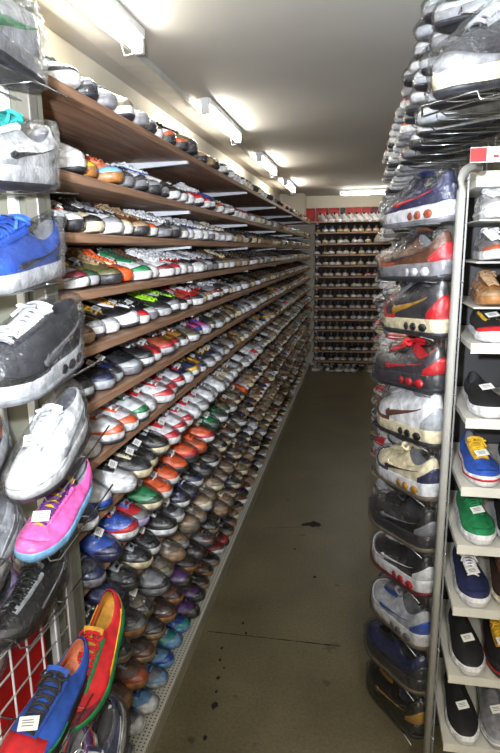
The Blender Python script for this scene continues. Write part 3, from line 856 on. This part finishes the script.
# ---- end shelves to the right of the post with shoes toe-on
EY = 1.52
lev = [219, 262, 308, 345, 421, 490, 549, 612, 681, 751]
cspec = [
 [('white','white','silver','white','white'), ('cream','white','grey','white','white')],
 [('grey','rust','charcoal','white','white'), ('charcoal','orange','grey','white','white')],
 [('gum','tan','brown','gum','tan'), ('tan','gum','brown','tan','tan')],
 [('black','red','yellow','white','black'), ('charcoal','black','white','white','white')],
 [('black','black','white','white','white'), ('black','black','grey','white','black')],
 [('blue','blue','yellow','white','yellow',dict(line='red', tongue='yellow')), ('black','black','white','white','black')],
 [('green','green','green','white','green',dict(line='white')), ('black','black','charcoal','white','black')],
 [('navy','navy','black','white','white'), ('darkbrown','darkbrown','brown','cream','brown')],
 [('black','red','orange','white','black'), ('black','black','yellow','black','yellow',dict(tongue='yellow', stay='mustard', line='red'))],
 [('black','black','white','white','black'), ('grey','grey','grey','silver','grey')],
]
clab = ['white','grey','tan','black with red toe','black','blue with yellow laces','green','navy','black with red toe','black']
shelfm = flat('shelf_enamel', (.82,.81,.77), .4)
prev = None
for k, py in enumerate(lev):
    z = zat(474, py, EY-.10)
    thick = .016 if k not in (0, 1, 2) else .004
    r = empty('metal_shelf', (.272, EY-.085, z))
    b = MB(); b.box(0, 0, -thick, .85, .36, 0); o = link('shelf_plate', b.mesh('shelf_plate', shelfm), r); bev(o, .0015, 1)
    if thick > .01:
        b = MB(); b.box(0, -.006, -thick-.006, .85, -.0005, .003); o = link('front_rail', b.mesh('front_rail', shelfm), r)
    tag(r, f'pale metal shelf right of the grey post holding canvas shoes, {ORD[k]} from the top', 'shelf', 'metal shelves right of the post')
    ph = .12 if k > 2 else .1
    for j in range(3):
        spec = cspec[k][j] if j < 2 else ('black','black','grey','white','white')
        st = 'canvas'
        if k in (1, 2, 0): st = 'court' if k != 0 else 'canvas'
        if k == 4 or (k == 8 and j == 0) or k == 9: st = 'slip'
        sc = .92 if k > 3 else (.86 if k != 1 and k != 2 else .78)
        o = make_shoe(st, (*spec[:5], spec[5] if len(spec) > 5 else {}), 'canvas_shoe', wrap='plain' if k > 2 else 'wrap', tagc=(k > 2))
        Lx = SH[st].L*sc
        x = .272+(.052 if k > 2 else .044)+.107*j
        M = Matrix.Translation((x+.0, EY-.082+Lx-.010, z+.002)) @ Matrix.Rotation(-math.pi/2+[.03, -.05, .02][j], 4, 'Z') @ Matrix.Scale(sc, 4)
        o.matrix_world = M
        pos = ['next to the post', 'second from the post', 'third from the post'][j]
        u = cn(spec[0])
        tag(o, f'{u} canvas shoe, {pos} on the {ORD[k]} metal shelf down', 'canvas shoe', 'canvas shoes on the metal shelves')
r = empty('metal_shelf', (.272, EY-.02, zat(476, 180, EY)))
b = MB(); b.box(0, 0, -.018, .85, .30, 0); o = link('shelf_plate', b.mesh('shelf_plate', shelfm), r); bev(o, .0015, 1)
b = MB(); b.box(.0, .27, -.018, .85, .28, .05); link('front_rail', b.mesh('front_rail', shelfm), r)
tag(r, 'empty pale metal top shelf under the red and white sign, right of the post', 'shelf', 'metal shelves right of the post')
# back panel behind the end shelves
r = empty('rack_back_panel', (0, 0, 0))
b = MB(); b.box(.29, EY+.29, 0, 1.3, EY+.31, 1.86); link('panel', b.mesh('panel', flat('rack_dark', (.20,.20,.21), .6)), r)
tag(r, 'dark panel behind the shoes on the right end shelves', 'panel')

#SECTION_LEFTNEAR
# ------------------------------------------------------------------ near left hanging shoes
YL = -math.pi/2
def LN(heel, yaw, pitch, st, spec, lab, bag=True, tagc=False, sc=1.0, roll=0, led=True, wrap='wrap', ll=None):
    o = make_shoe(st, spec, bag=bag, bagseed=int(heel.z*100), tagc=tagc, wrap=wrap)
    place(o, heel, yaw, pitch, roll, sc)
    tag(o, lab, 'sneaker', 'sneakers hanging at the near left rack')
    if led:
        d = Vector((math.cos(yaw), math.sin(yaw), 0))
        if pitch < -.3:
            tp = heel+d*SH[st].L*sc*math.cos(pitch)*.97+Vector((0, 0, SH[st].L*sc*math.sin(pitch)))
            ledge(Vector((-.61, tp.y, tp.z-.01)), 0, max(.06, tp.x+.64), .085, 'chrome wire ledge under the '+(ll or lab), 'wire ledges on the near left rack')
        else: ledge(heel-Vector((0, 0, .006))-d*.03, yaw, .24, .092, 'chrome wire ledge under the '+(ll or lab), 'wire ledges on the near left rack', pitch)
    return o
NEWL=1
def hp(px, py, Y): return at(px, py, Y)
LN(hp(36, 92, 1.02), -1.6, 0, 'mid', ('silver','grey','green','grey','grey',{'stay':'grey','heel':'silver'}), 'grey bagged sneaker at the top left corner of the picture', sc=1.1, roll=0, ll='grey bagged sneaker at the top left corner')
LN(hp(48, 190, 1.03), -1.62, -0.06, 'runner', ('white','silver','charcoal','white','teal',{'tongue':'teal','heel':'silver','stay':'white'}), 'white bagged sneaker with charcoal tick and teal laces, near left', tagc=True, sc=1.12, roll=-0.1, ll='white sneaker with teal laces')
LN(hp(54, 274, 1.03), -1.62, -0.08, 'court', ('blue','lightblue','charcoal','white','blue',{'heel':'grey','stay':'blue'}), 'blue bagged sneaker with white sole under the teal-laced one', sc=1.12, roll=-0.1, ll='blue bagged sneaker')
LN(hp(73, 358, 1.03), -1.62, -0.1, 'mid', ('charcoal','black','grey','white','white',{'heel':'charcoal','tongue':'silver','stay':'charcoal','outsole':'silver','air':'charcoal'}), 'charcoal sneaker with white laces and white sole, near left', tagc=True, sc=1.08, roll=-0.1, bag=True, ll='charcoal sneaker with white laces')
LN(hp(82, 426, 1.05), -1.6, -0.3, 'mid', ('white','white','silver','white','white',{'heel':'silver','tongue':'white'}), 'all white high sneaker above the pink one, near left', tagc=True, sc=0.88, roll=-0.05, ll='white high sneaker')
LN(hp(86, 486, 1.05), -1.6, -0.22, 'court', ('pink','pink','pink','lightblue','purple',{'heel':'pink','tongue':'yellow','stay':'pink','mark':'none'}), 'pink perforated sneaker with blue sole, near left', bag=False, tagc=True, sc=0.86, roll=-0.15, ll='pink sneaker')
LN(hp(62, 572, 1.03), -1.6, -0.1, 'court', ('black','charcoal','silver','black','black'), 'black glossy bagged sneaker above the white wire grid', sc=0.85, roll=0, ll='black glossy sneaker')
# nearer column at the picture's edge
LN(hp(4, 440, 0.98), -1.6, -0.5, 'runner', ('navy','charcoal','blue','white','red',{'heel':'orange'}), 'navy and white bagged sneaker cut by the left picture edge', sc=1.0, roll=0, ll='navy and white sneaker at the picture edge')
LN(hp(18, 520, 0.98), -1.6, -0.4, 'court', ('silver','white','white','white','grey',{'tongue':'silver'}), 'pale silver bagged sneaker low at the left picture edge', sc=1.0, roll=0, ll='pale silver sneaker at the picture edge')
LN(hp(22, 590, 0.98), -1.6, -0.4, 'court', ('lilac','blue','red','white','red'), 'lilac and red bagged sneaker below the silver one, picture edge', sc=1.0, roll=0, ll='lilac and red sneaker at the picture edge')
# the colourful ones on the aisle side
LN(hp(118, 606, 1.04), -1.6, -0.5, 'court', ('red','maroon','yellow','green','red',{'tongue':'mustard','stay':'green','heel':'mustard','lining':'mustard','mark':'tick'}), 'red, green and yellow sneaker with red laces beside the white wire grid panel', bag=False, wrap='plain', sc=0.9, roll=-0.05, ll='red, green and yellow sneaker')
LN(hp(82, 668, 0.9), -1.6, -0.08, 'court', ('blue','red','blue','black','charcoal',{'tongue':'blue','stay':'blue','heel':'blue','lining':'salmon','mark':'none','vamp':'red','trim':'green'}), 'blue sneaker with red toe and green trim, bottom left corner', bag=False, wrap='plain', tagc=True, sc=.90, roll=-0.12, ll='blue and red sneaker')
LN(hp(120, 706, 1.04), -1.6, -0.6, 'runner', ('navy','silver','silver','white','white',{'stay':'navy','heel':'navy'}), 'navy and pale grey bagged sneaker below the red and green one', sc=1.0, roll=0, ll='navy and pale grey sneaker')
LN(hp(92, 735, 0.96), -1.6, -0.5, 'court', ('purple','purple','orange','white','charcoal'), 'purple sneaker at the bottom edge beside the blue and red one', bag=False, sc=0.95, roll=0, ll='purple sneaker')
# white wire grid panel
r = empty('wire_grid_panel', (-.615, 1.04, 0))
b = MB()
ztop = at(58, 586, 1.03).z
b.tube([(0, 0, .03), (0, 0, ztop), (0, -.62, ztop), (0, -.62, .03)], .0042, 8)
link('frame', b.mesh('frame', white_enam, True), r)
b = MB()
for k in range(1, 12): b.tube([(0, -.052*k, .05), (0, -.052*k, ztop)], .0022, 6)
for k in range(1, 16): b.tube([(0, 0, ztop-.052*k), (0, -.62, ztop-.052*k)], .0022, 6)
link('wires', b.mesh('wires', white_enam, True), r)
tag(r, 'white square-mesh wire grid panel standing at the lower left', 'grid panel')
r = empty('shoe_box', (-.72, .86, 0))
b = MB(); b.box(-.07, -.03, 0, .07, .14, ztop-.05); link('box_body', b.mesh('box_body', flat('box_red_plain', (.78,.04,.06), .5)), r)
b = MB(); b.box(-.073, -.033, ztop-.05, .073, .143, ztop-.01); link('lid', b.mesh('lid', flat('box_red_lid', (.70,.03,.05), .5)), r)
tag(r, 'tall bright red box standing behind the white wire grid panel', 'box')

#SECTION_MASS
# ------------------------------------------------------------------ the uncounted rest: one object
def low_shoe():
    s = SH['court']; V = []; Fc = []; Mi = []
    def add(b, mi):
        k = len(V); V.extend(tuple(p) for p in b.v)
        for f in b.f: Fc.append(tuple(k+i for i in f)); Mi.append(mi)
    add(s.upper(12, 4), 0); add(s.lining(12), 3)
    b = MB(); rows = []
    for h, off in ((0, -.002), (.5, .0045), (1.0, .002)):
        rows.append([Vector((p.x, p.y, s.spring(min(1, max(0, p.x/s.L)))+(s.soletop(min(1, max(0, p.x/s.L)))+.002)*h)) for p in [s.P0(2*math.pi*j/16, off) for j in range(16)]])
    b.quad_grid(rows, True); add(b, 2)
    N = 5; add(s.patch([-.9+1.8*i/(N-1) for i in range(N)], lambda p: 0.0, lambda p: .45-.28*abs(p/.9)**2, .0016, 2), 1)
    b = MB(); a, e = s.throat()
    for k in range(4):
        x = e-.005-(e-a-.008)*k/3; w = .015
        rows = []
        for i in range(3):
            y = .003-w+w*i
            rows.append([s.vamp(x-.004, y, .003), s.vamp(x, y, .0065), s.vamp(x+.004, y, .003)])
        b.quad_grid(rows)
    add(b, 4)
    b = MB()
    for sg in (1, -1):
        rows = [[s.S(sg*(2.1-.9*u), .5-.35*u, .002), s.S(sg*(2.1-.9*u), .56-.2*u, .002)] for u in (0, .33, .66, 1)]
        b.quad_grid(rows if sg > 0 else rows[::-1])
    add(b, 5)
    return np.array(V, dtype=np.float64), Fc, Mi
V, Fc, Mi = low_shoe()
cols = sorted(PAL); cidx = {c: i for i, c in enumerate(cols)}
nv = len(V); lens = np.array([len(f) for f in Fc]); flatf = np.array([i for f in Fc for i in f])
starts = np.concatenate([[0], np.cumsum(lens)[:-1]])
N = len(far_items)
allv = np.empty((N*nv, 3)); alli = np.empty(N*len(flatf), dtype=np.int32); allm = np.empty(N*len(Fc), dtype=np.int32)
Mi = np.array(Mi)
for n, (M, spec) in enumerate(far_items):
    m = np.array(M); allv[n*nv:(n+1)*nv] = V @ m[:3, :3].T+m[:3, 3]
    alli[n*len(flatf):(n+1)*len(flatf)] = flatf+n*nv
    lut = np.array([cidx[spec[0]], cidx[spec[1]], cidx[spec[3]], cidx['charcoal'], cidx[spec[4]], cidx[spec[2]]])
    allm[n*len(Fc):(n+1)*len(Fc)] = lut[Mi]
me = bpy.data.meshes.new('sneakers_beyond')
me.vertices.add(N*nv); me.vertices.foreach_set('co', allv.ravel())
me.loops.add(len(alli)); me.loops.foreach_set('vertex_index', alli)
me.polygons.add(N*len(Fc))
me.polygons.foreach_set('loop_start', (np.arange(N)[:, None]*len(flatf)+starts[None, :]).ravel().astype(np.int32))
for c in cols: me.materials.append(smat(c))
me.polygons.foreach_set('material_index', allm)
me.polygons.foreach_set('use_smooth', np.ones(N*len(Fc), dtype=bool))
me.update(calc_edges=True); me.validate()
o = link('sneaker_rows', me)
tag(o, 'hundreds of small distant sneakers filling the far shelves down the aisle and the back wall', 'sneakers', kind='stuff')
for o in bpy.data.objects:
    for k in ('_row', '_i', 'style'):
        if k in o.keys(): del o[k]

# ------------------------------------------------------------------ view
SC.view_settings.view_transform = 'Standard'; SC.view_settings.look = 'None'; SC.view_settings.gamma = 1.0
SC.view_settings.use_curve_mapping = False; SC.view_settings.exposure = 0.88
SC.cycles.use_denoising = True
SC.cycles.max_bounces = 6; SC.cycles.transparent_max_bounces = 12
